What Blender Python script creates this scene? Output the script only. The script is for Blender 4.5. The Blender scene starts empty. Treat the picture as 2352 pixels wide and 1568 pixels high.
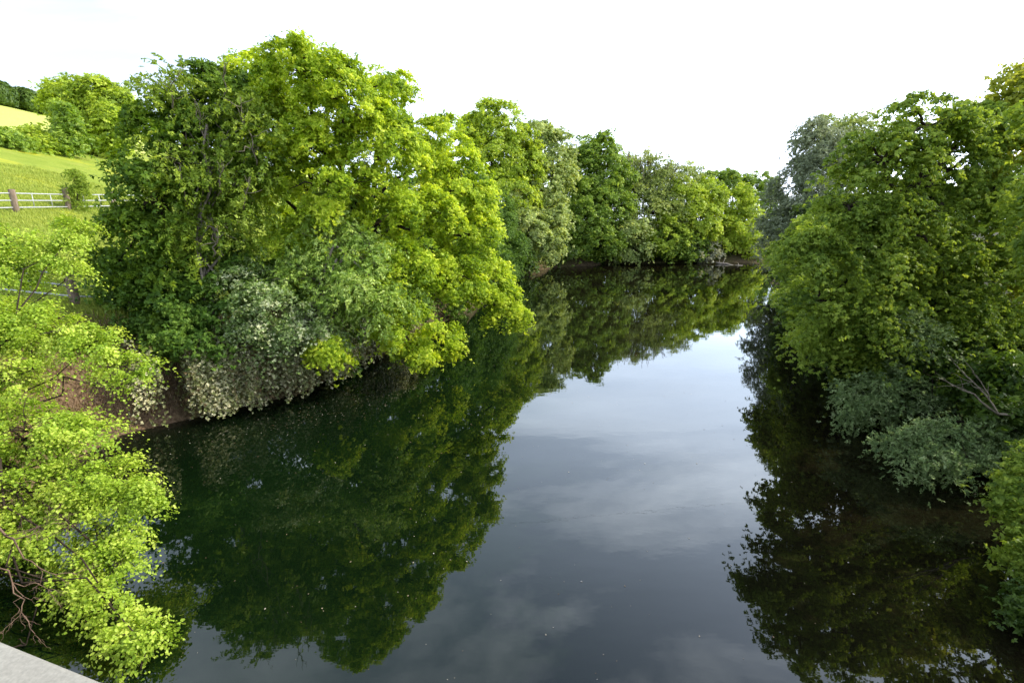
import bpy, math, random
import numpy as np
from mathutils import Vector

R = math.radians
scene = bpy.context.scene
col = scene.collection
rng = np.random.RandomState(7)
random.seed(7)

# ------------------------------------------------------------------ camera model
CAM_Z = 7.0
PITCH = R(14.1)
FPX = 1110.0                       # focal length in units of a 2352 wide frame
CX, CY = 1176.0, 784.0
cp, sp = math.cos(PITCH), math.sin(PITCH)

def ray(px, py):
    dx, dy = (px - CX) / FPX, (CY - py) / FPX
    return np.array([dx, cp + dy * sp, dy * cp - sp])

def at(px, py, Y):
    d = ray(px, py)
    return np.array([0, 0, CAM_Z]) + d * (Y / d[1])

def scale_at(px, py, Y):
    return (Y / ray(px, py)[1]) / FPX      # metres per frame unit

# ------------------------------------------------------------------ tagging
def tag(o, label=None, cat=None, group=None, kind=None):
    if label: o['label'] = label
    if cat: o['category'] = cat
    if group: o['group'] = group
    if kind: o['kind'] = kind
    return o

def empty(name, loc, label, cat, group=None):
    o = bpy.data.objects.new(name, None)
    o.empty_display_size = 0.3
    o.location = tuple(float(v) for v in loc)
    col.objects.link(o)
    return tag(o, label, cat, group)

def link_mesh(name, me, mat, parent=None):
    o = bpy.data.objects.new(name, me)
    if mat: me.materials.append(mat)
    col.objects.link(o)
    if parent is not None:
        o.parent = parent
        o.matrix_parent_inverse = parent_inverse(parent)
    return o

def parent_inverse(p):
    from mathutils import Matrix
    return Matrix.Translation(p.location).inverted()

# ------------------------------------------------------------------ mesh from numpy
def np_mesh(name, V, loops, sizes, tint=None, smooth=False):
    me = bpy.data.meshes.new(name)
    V = np.ascontiguousarray(V, dtype=np.float32)
    loops = np.ascontiguousarray(loops, dtype=np.int32)
    sizes = np.ascontiguousarray(sizes, dtype=np.int32)
    me.vertices.add(len(V)); me.vertices.foreach_set('co', V.ravel())
    me.loops.add(len(loops)); me.loops.foreach_set('vertex_index', loops)
    me.polygons.add(len(sizes))
    starts = np.concatenate([[0], np.cumsum(sizes)[:-1]]).astype(np.int32)
    me.polygons.foreach_set('loop_start', starts)
    if smooth:
        me.polygons.foreach_set('use_smooth', np.ones(len(sizes), dtype=bool))
    if tint is not None:
        a = me.attributes.new('tint', 'FLOAT', 'FACE')
        a.data.foreach_set('value', np.ascontiguousarray(tint, dtype=np.float32))
    me.update(calc_edges=True)
    return me

def unit(v):
    return v / np.maximum(np.linalg.norm(v, axis=-1, keepdims=True), 1e-9)

# ------------------------------------------------------------------ leaf shapes
def merge(parts):
    V, F, o = [], [], 0
    for v, f in parts:
        V.append(v); F += [[i + o for i in q] for q in f]; o += len(v)
    return np.vstack(V), F

def leaf_quad(L=1.0, w=0.34, fold=0.06, tip=-0.06):
    return (np.array([[0, 0, 0], [.48 * L, w * L, fold * L], [L, 0, tip * L], [.48 * L, -w * L, fold * L]]),
            [[0, 2, 1], [0, 3, 2]])

def rot_z(v, a):
    c, s = math.cos(a), math.sin(a)
    return v @ np.array([[c, s, 0], [-s, c, 0], [0, 0, 1]])

def rot_y(v, a):                       # positive a tips +X downwards
    c, s = math.cos(a), math.sin(a)
    return v @ np.array([[c, 0, -s], [0, 1, 0], [s, 0, c]])

def rot_x(v, a):
    c, s = math.cos(a), math.sin(a)
    return v @ np.array([[1, 0, 0], [0, c, s], [0, -s, c]])

def t_rosette(n=5, w=.3, tilt=.35, seed=1):
    r = random.Random(seed); parts = []
    for k in range(n):
        v, f = leaf_quad(r.uniform(.75, 1.1), w, .07, -.08)
        v = rot_x(v, r.uniform(-.5, .5))
        v = rot_y(v, r.uniform(-.4, 1.0) * tilt * 1.6)
        v = rot_z(v, k * 2 * math.pi / n + r.uniform(-.4, .4))
        parts.append((v + np.array([0, 0, r.uniform(-.08, .08)]), f))
    return merge(parts)

def t_pinnate(pairs=4, w=.2):
    parts = []
    L = .36
    for k in range(pairs):
        x = .18 + .68 * k / (pairs - 1)
        z = -.35 * x * x
        for s in (-1, 1):
            v, f = leaf_quad(L * (1 - .15 * k / pairs), w, .05, -.1)
            v = rot_y(v, .45); v = rot_z(v, s * 1.05)
            parts.append((v + np.array([x, 0, z]), f))
    v, f = leaf_quad(L, w, .05, -.1); v = rot_y(v, .7)
    parts.append((v + np.array([.92, 0, -.30]), f))
    return merge(parts)

def t_willow(n=9, w=.11, seed=3):
    r = random.Random(seed); parts = []
    for k in range(n):
        v, f = leaf_quad(r.uniform(.3, .42), w, .03, -.05)
        v = rot_y(v, r.uniform(-.5, .6)); v = rot_z(v, (1 if k % 2 else -1) * r.uniform(.35, .8))
        parts.append((v + np.array([.8 * k / n, 0, -.12 * (k / n) ** 2]), f))
    return merge(parts)

def t_palm(n=5, seed=2):
    r = random.Random(seed); parts = []
    for k in range(n):
        a = (k - (n - 1) / 2) * .95
        v, f = leaf_quad(1 - .12 * abs(k - 2), .26, .08, -.14)
        v = rot_y(v, .55 + r.uniform(-.15, .15)); v = rot_z(v, a)
        parts.append((v, f))
    return merge(parts)

def t_heart():
    v = np.array([[0, 0, 0], [-.1, .24, .05], [.14, .46, .08], [.5, .44, .07], [.8, .2, 0], [1.05, 0, -.13],
                  [.8, -.2, 0], [.5, -.44, .07], [.14, -.46, .08], [-.1, -.24, .05], [.45, 0, -.01]])
    return v, [[0, 10, 2, 1], [10, 4, 3, 2], [10, 5, 4], [0, 9, 8, 10], [10, 8, 7, 6], [10, 6, 5]]

TPL = {'quad': leaf_quad(), 'rosette': t_rosette(), 'rosette6': t_rosette(6, .27, .5, 5), 'pinnate': t_pinnate(),
       'willow': t_willow(), 'palm': t_palm(), 'heart': t_heart(), 'small': t_rosette(4, .42, .6, 9)}

def place(tpl, C, N, D, S, tint, jitter=.07, r=rng):
    """copies of one leaf shape: centres C, normals N, directions D, sizes S"""
    T, F = TPL[tpl]
    n, k = len(C), len(T)
    N = unit(N)
    D = unit(D - N * np.sum(D * N, axis=1, keepdims=True))
    B = np.cross(N, D)
    V = C[:, None, :] + S[:, None, None] * (T[None, :, 0:1] * D[:, None, :] + T[None, :, 1:2] * B[:, None, :] + T[None, :, 2:3] * N[:, None, :])
    V = V + r.normal(0, jitter, V.shape) * S[:, None, None]
    floop = np.array([i for q in F for i in q])
    fsize = np.array([len(q) for q in F])
    loops = (np.arange(n)[:, None] * k + floop[None, :]).ravel()
    sizes = np.tile(fsize, n)
    return V.reshape(-1, 3), loops, sizes, np.repeat(tint, len(F))

def join_np(parts):
    V, Lp, Sz, Tn, o = [], [], [], [], 0
    for v, l, s, t in parts:
        V.append(v); Lp.append(l + o); Sz.append(s); Tn.append(t); o += len(v)
    return np.vstack(V), np.concatenate(Lp), np.concatenate(Sz), np.concatenate(Tn)

# ------------------------------------------------------------------ tubes
class Tubes:
    def __init__(self): self.V, self.F, self.n = [], [], 0
    def add(self, pts, radii, sides=6):
        pts = np.asarray(pts, float); m = len(pts)
        tan = unit(np.gradient(pts, axis=0))
        ref = np.array([0, 0, 1.]) if abs(tan[0][2]) < .8 else np.array([1., 0, 0])
        a = unit(np.cross(tan, ref)); b = np.cross(tan, a)
        ang = np.arange(sides) * 2 * math.pi / sides
        ring = np.cos(ang)[None, :, None] * a[:, None, :] + np.sin(ang)[None, :, None] * b[:, None, :]
        V = pts[:, None, :] + np.asarray(radii)[:, None, None] * ring
        o = self.n
        for i in range(m - 1):
            for j in range(sides):
                j2 = (j + 1) % sides
                self.F.append((o + i * sides + j, o + i * sides + j2, o + (i + 1) * sides + j2, o + (i + 1) * sides + j))
        self.V.append(V.reshape(-1, 3)); self.n += m * sides
        self.F.append(tuple(o + j for j in range(sides))[::-1])
        self.F.append(tuple(o + (m - 1) * sides + j for j in range(sides)))
    def limb(self, p0, p1, r0, r1, sides=6, seg=6, wig=.08, sag=0.0):
        p0, p1 = np.asarray(p0, float), np.asarray(p1, float)
        t = np.linspace(0, 1, seg)[:, None]
        L = np.linalg.norm(p1 - p0)
        w = rng.normal(0, wig * L / seg * 2, (seg, 3)); w[0] = 0; w[-1] = 0
        pts = p0 + (p1 - p0) * t + w
        pts[:, 2] += sag * L * np.sin(np.linspace(0, math.pi, seg))
        self.add(pts, np.linspace(r0, r1, seg), sides)
        return pts
    def build(self, name, mat, parent=None, smooth=True):
        V = np.vstack(self.V)
        loops = np.array([i for f in self.F for i in f]); sizes = np.array([len(f) for f in self.F])
        return link_mesh(name, np_mesh(name, V, loops, sizes, smooth=smooth), mat, parent)

# ------------------------------------------------------------------ materials
def new_mat(name):
    m = bpy.data.materials.new(name); m.use_nodes = True
    nt = m.node_tree; nt.nodes.clear()
    out = nt.nodes.new('ShaderNodeOutputMaterial')
    return m, nt, out

def ramp(nt, stops, fac=None):
    n = nt.nodes.new('ShaderNodeValToRGB')
    el = n.color_ramp.elements
    while len(el) < len(stops): el.new(.5)
    for e, (p, c) in zip(el, stops):
        e.position = p; e.color = (*c, 1) if len(c) == 3 else c
    if fac is not None: nt.links.new(fac, n.inputs[0])
    return n

def noise(nt, scale, detail=4, rough=.55, vec=None):
    n = nt.nodes.new('ShaderNodeTexNoise')
    n.inputs['Scale'].default_value = scale; n.inputs['Detail'].default_value = detail
    n.inputs['Roughness'].default_value = rough
    if vec is not None: nt.links.new(vec, n.inputs['Vector'])
    return n

def geo_pos(nt):
    return nt.nodes.new('ShaderNodeNewGeometry').outputs['Position']

def leaf_mat(name, dark, mid, light, trans=.5, rough=.45, spec=.35, tcol=None):
    m, nt, out = new_mat(name)
    at_ = nt.nodes.new('ShaderNodeAttribute'); at_.attribute_name = 'tint'
    rp = ramp(nt, [(0, dark), (.5, mid), (1, light)], at_.outputs['Fac'])
    pb = nt.nodes.new('ShaderNodeBsdfPrincipled')
    nt.links.new(rp.outputs[0], pb.inputs['Base Color'])
    pb.inputs['Roughness'].default_value = rough
    pb.inputs['Specular IOR Level'].default_value = spec
    tr = nt.nodes.new('ShaderNodeBsdfTranslucent')
    mul = nt.nodes.new('ShaderNodeMix'); mul.data_type = 'RGBA'; mul.blend_type = 'MULTIPLY'
    mul.inputs['Factor'].default_value = 1
    nt.links.new(rp.outputs[0], mul.inputs['A'])
    mul.inputs['B'].default_value = (*(tcol or (1.25, 1.15, .55)), 1)
    nt.links.new(mul.outputs['Result'], tr.inputs['Color'])
    mx = nt.nodes.new('ShaderNodeMixShader'); mx.inputs[0].default_value = trans
    nt.links.new(pb.outputs[0], mx.inputs[1]); nt.links.new(tr.outputs[0], mx.inputs[2])
    nt.links.new(mx.outputs[0], out.inputs[0])
    return m

def bark_mat(name, a, b, scale=6):
    m, nt, out = new_mat(name)
    pos = geo_pos(nt)
    mp = nt.nodes.new('ShaderNodeMapping'); mp.inputs['Scale'].default_value = (1, 1, .25)
    nt.links.new(pos, mp.inputs[0])
    n = noise(nt, scale, 6, .65, mp.outputs[0])
    rp = ramp(nt, [(.3, a), (.7, b)], n.outputs[0])
    pb = nt.nodes.new('ShaderNodeBsdfPrincipled'); pb.inputs['Roughness'].default_value = .9
    pb.inputs['Specular IOR Level'].default_value = .15
    nt.links.new(rp.outputs[0], pb.inputs['Base Color'])
    bp = nt.nodes.new('ShaderNodeBump'); bp.inputs['Strength'].default_value = .6; bp.inputs['Distance'].default_value = .03
    nt.links.new(n.outputs[0], bp.inputs['Height']); nt.links.new(bp.outputs[0], pb.inputs['Normal'])
    nt.links.new(pb.outputs[0], out.inputs[0])
    return m

M = {}
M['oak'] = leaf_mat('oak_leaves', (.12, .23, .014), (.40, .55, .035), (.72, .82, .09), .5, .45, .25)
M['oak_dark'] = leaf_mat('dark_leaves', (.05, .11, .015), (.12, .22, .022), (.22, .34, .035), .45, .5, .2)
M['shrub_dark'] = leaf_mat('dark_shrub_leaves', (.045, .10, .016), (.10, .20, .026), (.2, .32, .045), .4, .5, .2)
M['ash'] = leaf_mat('ash_leaves', (.10, .18, .022), (.23, .34, .035), (.43, .55, .08), .45, .45, .25)
M['elder'] = leaf_mat('elder_leaves', (.15, .27, .04), (.32, .48, .08), (.6, .74, .22), .4, .4, .4)
M['hawthorn'] = leaf_mat('hawthorn_leaves', (.08, .14, .03), (.2, .31, .08), (.62, .66, .42), .3, .4, .4)
M['ivy'] = leaf_mat('ivy_leaves', (.16, .10, .05), (.21, .26, .085), (.76, .72, .46), .3, .35, .5)
M['linden'] = leaf_mat('linden_leaves', (.2, .34, .03), (.40, .56, .055), (.64, .75, .14), .45, .42, .3)
M['far_yellow'] = leaf_mat('yellow_green_leaves', (.17, .26, .022), (.38, .52, .045), (.6, .7, .1), .48)
M['far_green'] = leaf_mat('green_leaves', (.09, .17, .02), (.22, .35, .04), (.4, .53, .08), .45)
M['far_pale'] = leaf_mat('pale_leaves', (.16, .23, .06), (.36, .46, .13), (.6, .68, .27), .42)
M['far_white'] = leaf_mat('whitish_leaves', (.2, .22, .13), (.4, .42, .28), (.62, .62, .48), .35)
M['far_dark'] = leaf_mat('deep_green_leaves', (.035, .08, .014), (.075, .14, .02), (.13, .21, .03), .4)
M['willow'] = leaf_mat('grey_willow_leaves', (.13, .165, .09), (.27, .32, .19), (.44, .49, .31), .35, .5, .3, (1.1, 1.1, .8))
M['willow_shrub'] = leaf_mat('silver_willow_leaves', (.10, .17, .06), (.25, .36, .13), (.43, .54, .26), .3, .5, .3, (1.1, 1.1, .8))
M['chestnut'] = leaf_mat('broad_leaves', (.09, .165, .025), (.23, .34, .05), (.42, .54, .09), .5, .5, .2)
M['olive'] = leaf_mat('olive_leaves', (.15, .21, .02), (.3, .36, .04), (.46, .5, .08), .55)
M['bark'] = bark_mat('dark_bark', (.018, .013, .01), (.06, .045, .033))
M['bark_pale'] = bark_mat('pale_bark', (.12, .1, .08), (.3, .26, .21), 9)
M['bark_red'] = bark_mat('reddish_twigs', (.09, .055, .04), (.25, .17, .12), 9)
M['wood'] = bark_mat('weathered_wood', (.12, .085, .06), (.29, .225, .17), 8)
M['driftwood'] = bark_mat('driftwood', (.25, .2, .16), (.5, .44, .38), 5)

def metal_mat(name, c, rough):
    m, nt, out = new_mat(name)
    n = noise(nt, 14, 5, .6, geo_pos(nt))
    rp = ramp(nt, [(.3, tuple(x * .8 for x in c)), (.7, c)], n.outputs[0])
    pb = nt.nodes.new('ShaderNodeBsdfPrincipled'); nt.links.new(rp.outputs[0], pb.inputs['Base Color'])
    pb.inputs['Roughness'].default_value = rough; pb.inputs['Metallic'].default_value = .25
    nt.links.new(pb.outputs[0], out.inputs[0])
    return m
M['pipe'] = metal_mat('galvanised_pipe', (.5, .51, .52), .45)
M['cable'] = metal_mat('cable_sheath', (.09, .09, .1), .6)

def concrete_mat():
    m, nt, out = new_mat('pale_concrete')
    pos = geo_pos(nt)
    n1 = noise(nt, 5, 6, .6, pos); n2 = noise(nt, 140, 3, .6, pos)
    rp = ramp(nt, [(.3, (.22, .21, .18)), (.7, (.31, .30, .26))], n1.outputs[0])
    r2 = ramp(nt, [(.3, (.8, .8, .8)), (.65, (1.06, 1.06, 1.06))], n2.outputs[0])
    mx = nt.nodes.new('ShaderNodeMix'); mx.data_type = 'RGBA'; mx.blend_type = 'MULTIPLY'; mx.inputs['Factor'].default_value = 1
    nt.links.new(rp.outputs[0], mx.inputs['A']); nt.links.new(r2.outputs[0], mx.inputs['B'])
    pb = nt.nodes.new('ShaderNodeBsdfPrincipled'); pb.inputs['Roughness'].default_value = .8
    nt.links.new(mx.outputs['Result'], pb.inputs['Base Color'])
    bp = nt.nodes.new('ShaderNodeBump'); bp.inputs['Strength'].default_value = .25; bp.inputs['Distance'].default_value = .003
    nt.links.new(n2.outputs[0], bp.inputs['Height']); nt.links.new(bp.outputs[0], pb.inputs['Normal'])
    nt.links.new(pb.outputs[0], out.inputs[0])
    return m
M['concrete'] = concrete_mat()

# ------------------------------------------------------------------ terrain
LB = np.array([(-10, -200), (-10, -10), (-11, 5), (-12.7, 10), (-13.4, 14.9), (-11, 17), (-8.7, 19.2), (-7.6, 25), (-5.5, 31), (-1.8, 45),
               (0, 60), (1.5, 67), (8, 76), (16, 80.5), (30, 82.5), (42, 84), (60, 88), (90, 100), (160, 140)], float)
RB = np.array([(13, -200), (13, -10), (13.4, 8), (15.2, 14), (17.4, 22), (20.2, 31), (25, 45), (33, 60), (44, 71), (60, 76),
               (90, 86), (160, 120)], float)
POLY = np.vstack([LB, RB[::-1]])

def seg_dist(P, A):
    d = np.full(len(P), 1e9)
    for a, b in zip(A[:-1], A[1:]):
        ab = b - a
        t = np.clip(((P - a) @ ab) / (ab @ ab), 0, 1)
        d = np.minimum(d, np.linalg.norm(P - (a + t[:, None] * ab), axis=1))
    return d

def in_river(P):
    ins = np.zeros(len(P), bool)
    n = len(POLY)
    for i in range(n):
        a, b = POLY[i], POLY[(i + 1) % n]
        if a[1] == b[1]: continue
        c = ((a[1] > P[:, 1]) != (b[1] > P[:, 1])) & (P[:, 0] < (b[0] - a[0]) * (P[:, 1] - a[1]) / (b[1] - a[1]) + a[0])
        ins ^= c
    return ins

def wob(x, y):
    return (np.sin(x * .9 + np.sin(y * .7) * 1.3) * .5 + np.sin(y * 1.1 + x * .31 + 1.7) * .5 + .5 * np.sin(x * 2.3 - y * 1.9))

def height(P):
    P = np.asarray(P, float)
    ins = in_river(P)
    dl, dr = seg_dist(P, LB), seg_dist(P, RB)
    left = dl < dr
    d = np.minimum(dl, dr)
    s = np.clip(d / 2.6, 0, 1)
    bank = 2.55 * (1 - (1 - s) ** 1.8)
    z = bank + np.clip(d - 2.6, 0, 40) * .012
    x = P[:, 0]
    hill = .258 * np.clip(-x - 11, 0, None)
    hill = np.where(hill > 40, 40 + (hill - 40) * .15, hill)
    z = np.where(left, z + hill * np.clip((d - .5) / 3, 0, 1), z)
    z += wob(P[:, 0], P[:, 1]) * .09 * np.clip(d / 1.5, 0, 1)
    z = np.where(ins, -np.clip(d * .5, 0.02, 1.6), z)
    return z, np.where(ins, -d, d), left

def hz(x, y):
    return float(height(np.array([[x, y]]))[0][0])

def ground_hit(px, py):
    d = ray(px, py)
    t = np.linspace(4, 400, 6000)
    P = np.array([0, 0, CAM_Z]) + t[:, None] * d
    h = height(P[:, :2])[0]
    k = np.argmax(P[:, 2] < np.maximum(h, 0))
    return P[k]

def axis_coords(lo, hi, c, fine, n):
    u = np.linspace(-1, 1, n)
    s = np.sinh(u * 4.2) / math.sinh(4.2)
    v = np.where(s < 0, c + s * (c - lo), c + s * (hi - c))
    core = np.arange(c - fine, c + fine + .01, .5)
    v = v[(v < c - fine - .5) | (v > c + fine + .5)]
    return np.sort(np.concatenate([v, core]))

gx = axis_coords(-1500, 1500, -5, 32, 130)
gy = axis_coords(-1000, 2500, 25, 45, 130)
XX, YY = np.meshgrid(gx, gy)
PP = np.stack([XX.ravel(), YY.ravel()], 1)
ZZ, DD, LL = height(PP)
nx, ny = len(gx), len(gy)
idx = np.arange(nx * ny).reshape(ny, nx)
quads = np.stack([idx[:-1, :-1], idx[:-1, 1:], idx[1:, 1:], idx[1:, :-1]], -1).reshape(-1, 4)
gm = np_mesh('ground', np.column_stack([PP, ZZ]), quads.ravel(), np.full(len(quads), 4), smooth=True)
a = gm.attributes.new('bank', 'FLOAT', 'POINT')
a.data.foreach_set('value', np.clip(1 - (DD - 1.9) / 1.6, 0, 1).astype(np.float32))

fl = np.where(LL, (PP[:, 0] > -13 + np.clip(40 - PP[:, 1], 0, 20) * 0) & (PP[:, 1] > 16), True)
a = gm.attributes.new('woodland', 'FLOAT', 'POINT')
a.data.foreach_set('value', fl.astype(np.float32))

def ground_mat():
    m, nt, out = new_mat('meadow_and_bank_soil')
    pos = geo_pos(nt)
    n1 = noise(nt, .5, 6, .65, pos); n2 = noise(nt, 9, 5, .7, pos); n3 = noise(nt, .18, 3, .6, pos)
    g1 = ramp(nt, [(.3, (.2, .27, .035)), (.7, (.33, .39, .06))], n1.outputs[0])
    g2 = ramp(nt, [(.25, (.55, .6, .5)), (.7, (1.1, 1.1, 1.0))], n2.outputs[0])
    mg = nt.nodes.new('ShaderNodeMix'); mg.data_type = 'RGBA'; mg.blend_type = 'MULTIPLY'; mg.inputs['Factor'].default_value = 1
    nt.links.new(g1.outputs[0], mg.inputs['A']); nt.links.new(g2.outputs[0], mg.inputs['B'])
    # buttercup drifts
    fy = ramp(nt, [(.56, (0, 0, 0)), (.7, (1, 1, 1))], n3.outputs[0])
    my = nt.nodes.new('ShaderNodeMix'); my.data_type = 'RGBA'
    nt.links.new(fy.outputs[0], my.inputs['Factor']); nt.links.new(mg.outputs['Result'], my.inputs['A'])
    my.inputs['B'].default_value = (.44, .43, .03, 1)
    sx_ = nt.nodes.new('ShaderNodeSeparateXYZ'); nt.links.new(pos, sx_.inputs[0])
    cr = nt.nodes.new('ShaderNodeMapRange'); nt.links.new(sx_.outputs['X'], cr.inputs['Value'])
    cr.inputs['From Min'].default_value = -78; cr.inputs['From Max'].default_value = -84
    mc = nt.nodes.new('ShaderNodeMix'); mc.data_type = 'RGBA'
    nt.links.new(cr.outputs[0], mc.inputs['Factor']); nt.links.new(my.outputs['Result'], mc.inputs['A']); mc.inputs['B'].default_value = (.44, .5, .12, 1)
    my = mc
    # soil and dry grass of the bank
    s1 = ramp(nt, [(.3, (.05, .032, .022)), (.55, (.2, .135, .085)), (.75, (.38, .28, .19))], n2.outputs[0])
    at_ = nt.nodes.new('ShaderNodeAttribute'); at_.attribute_name = 'bank'
    ad = nt.nodes.new('ShaderNodeMath'); ad.operation = 'MULTIPLY_ADD'
    nt.links.new(n1.outputs[0], ad.inputs[0]); ad.inputs[1].default_value = .9; ad.inputs[2].default_value = -.45
    a2 = nt.nodes.new('ShaderNodeMath'); a2.operation = 'ADD'; a2.use_clamp = True
    nt.links.new(ad.outputs[0], a2.inputs[0]); nt.links.new(at_.outputs['Fac'], a2.inputs[1])
    mb = nt.nodes.new('ShaderNodeMix'); mb.data_type = 'RGBA'
    nt.links.new(a2.outputs[0], mb.inputs['Factor']); nt.links.new(my.outputs['Result'], mb.inputs['A']); nt.links.new(s1.outputs[0], mb.inputs['B'])
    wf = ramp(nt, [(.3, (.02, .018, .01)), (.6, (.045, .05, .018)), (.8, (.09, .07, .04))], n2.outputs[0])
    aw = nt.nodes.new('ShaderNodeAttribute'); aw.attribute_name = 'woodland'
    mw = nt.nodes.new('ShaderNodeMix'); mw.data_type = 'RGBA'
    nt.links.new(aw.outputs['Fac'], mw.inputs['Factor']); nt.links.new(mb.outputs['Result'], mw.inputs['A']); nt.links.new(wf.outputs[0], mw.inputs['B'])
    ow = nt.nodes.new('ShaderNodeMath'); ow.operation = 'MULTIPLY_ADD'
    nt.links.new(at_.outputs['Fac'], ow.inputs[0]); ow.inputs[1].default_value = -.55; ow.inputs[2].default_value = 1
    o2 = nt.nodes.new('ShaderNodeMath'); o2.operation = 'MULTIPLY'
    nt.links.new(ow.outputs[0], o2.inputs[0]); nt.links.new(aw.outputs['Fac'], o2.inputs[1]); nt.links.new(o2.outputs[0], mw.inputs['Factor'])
    mb = mw
    pb = nt.nodes.new('ShaderNodeBsdfPrincipled'); pb.inputs['Roughness'].default_value = .95
    pb.inputs['Specular IOR Level'].default_value = .1
    nt.links.new(mb.outputs['Result'], pb.inputs['Base Color'])
    bp = nt.nodes.new('ShaderNodeBump'); bp.inputs['Strength'].default_value = .8; bp.inputs['Distance'].default_value = .12
    nt.links.new(n2.outputs[0], bp.inputs['Height']); nt.links.new(bp.outputs[0], pb.inputs['Normal'])
    nt.links.new(pb.outputs[0], out.inputs[0])
    return m
tag(link_mesh('ground', gm, ground_mat()), kind='structure')

# ------------------------------------------------------------------ water
def water_mat():
    m, nt, out = new_mat('river_water')
    pos = geo_pos(nt)
    n1 = noise(nt, .09, 3, .5, pos)
    body = ramp(nt, [(.3, (.002, .005, .002)), (.7, (.004, .0125, .003))], n1.outputs[0])
    sp_ = nt.nodes.new('ShaderNodeSeparateXYZ'); nt.links.new(pos, sp_.inputs[0])
    mr = nt.nodes.new('ShaderNodeMapRange'); mr.interpolation_type = 'SMOOTHSTEP'; nt.links.new(sp_.outputs['X'], mr.inputs['Value'])
    mr.inputs['From Min'].default_value = -3; mr.inputs['From Max'].default_value = 8
    bx_ = nt.nodes.new('ShaderNodeMix'); bx_.data_type = 'RGBA'; nt.links.new(mr.outputs[0], bx_.inputs['Factor'])
    nt.links.new(body.outputs[0], bx_.inputs['A']); bx_.inputs['B'].default_value = (.0075, .0065, .0032, 1)
    df = nt.nodes.new('ShaderNodeBsdfDiffuse'); nt.links.new(bx_.outputs['Result'], df.inputs[0])
    gl = nt.nodes.new('ShaderNodeBsdfGlossy'); gl.inputs['Roughness'].default_value = .015
    gl.inputs['Color'].default_value = (.95, 1, .97, 1)
    fr = nt.nodes.new('ShaderNodeFresnel'); fr.inputs['IOR'].default_value = 1.65
    mp = nt.nodes.new('ShaderNodeMapping'); mp.inputs['Scale'].default_value = (.7, 1.5, 1); nt.links.new(pos, mp.inputs[0])
    a = noise(nt, 1.6, 3, .5, mp.outputs[0]); b = noise(nt, .35, 2, .5, pos)
    mu = nt.nodes.new('ShaderNodeMath'); mu.operation = 'MULTIPLY'
    nt.links.new(a.outputs[0], mu.inputs[0]); nt.links.new(b.outputs[0], mu.inputs[1])
    bp = nt.nodes.new('ShaderNodeBump'); bp.inputs['Strength'].default_value = .05; bp.inputs['Distance'].default_value = .05
    nt.links.new(mu.outputs[0], bp.inputs['Height'])
    nt.links.new(bp.outputs[0], gl.inputs['Normal']); nt.links.new(bp.outputs[0], fr.inputs['Normal'])
    mx = nt.nodes.new('ShaderNodeMixShader')
    nt.links.new(fr.outputs[0], mx.inputs[0]); nt.links.new(df.outputs[0], mx.inputs[1]); nt.links.new(gl.outputs[0], mx.inputs[2])
    nt.links.new(mx.outputs[0], out.inputs[0])
    return m
wm = np_mesh('river', np.array([[-22, -190, 0], [150, -190, 0], [150, 135, 0], [-22, 135, 0]], float), np.array([0, 1, 2, 3]), np.array([4]))
tag(link_mesh('river', wm, water_mat()), kind='structure')

# ------------------------------------------------------------------ trees
UP = np.array([0, 0, 1.])

def lobes_px(rows):
    """rows: (frame x, frame y, half width, half height, distance[, depth factor]) -> centres and radii in metres"""
    C, Rr = [], []
    for r in rows:
        px, py, hw, hh, Y = r[:5]
        s = scale_at(px, py, Y)
        C.append(at(px, py, Y)); Rr.append((hw * s, (r[5] if len(r) > 5 else .9) * (hw + hh) / 2 * s, hh * s))
    return np.array(C), np.array(Rr)

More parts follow.
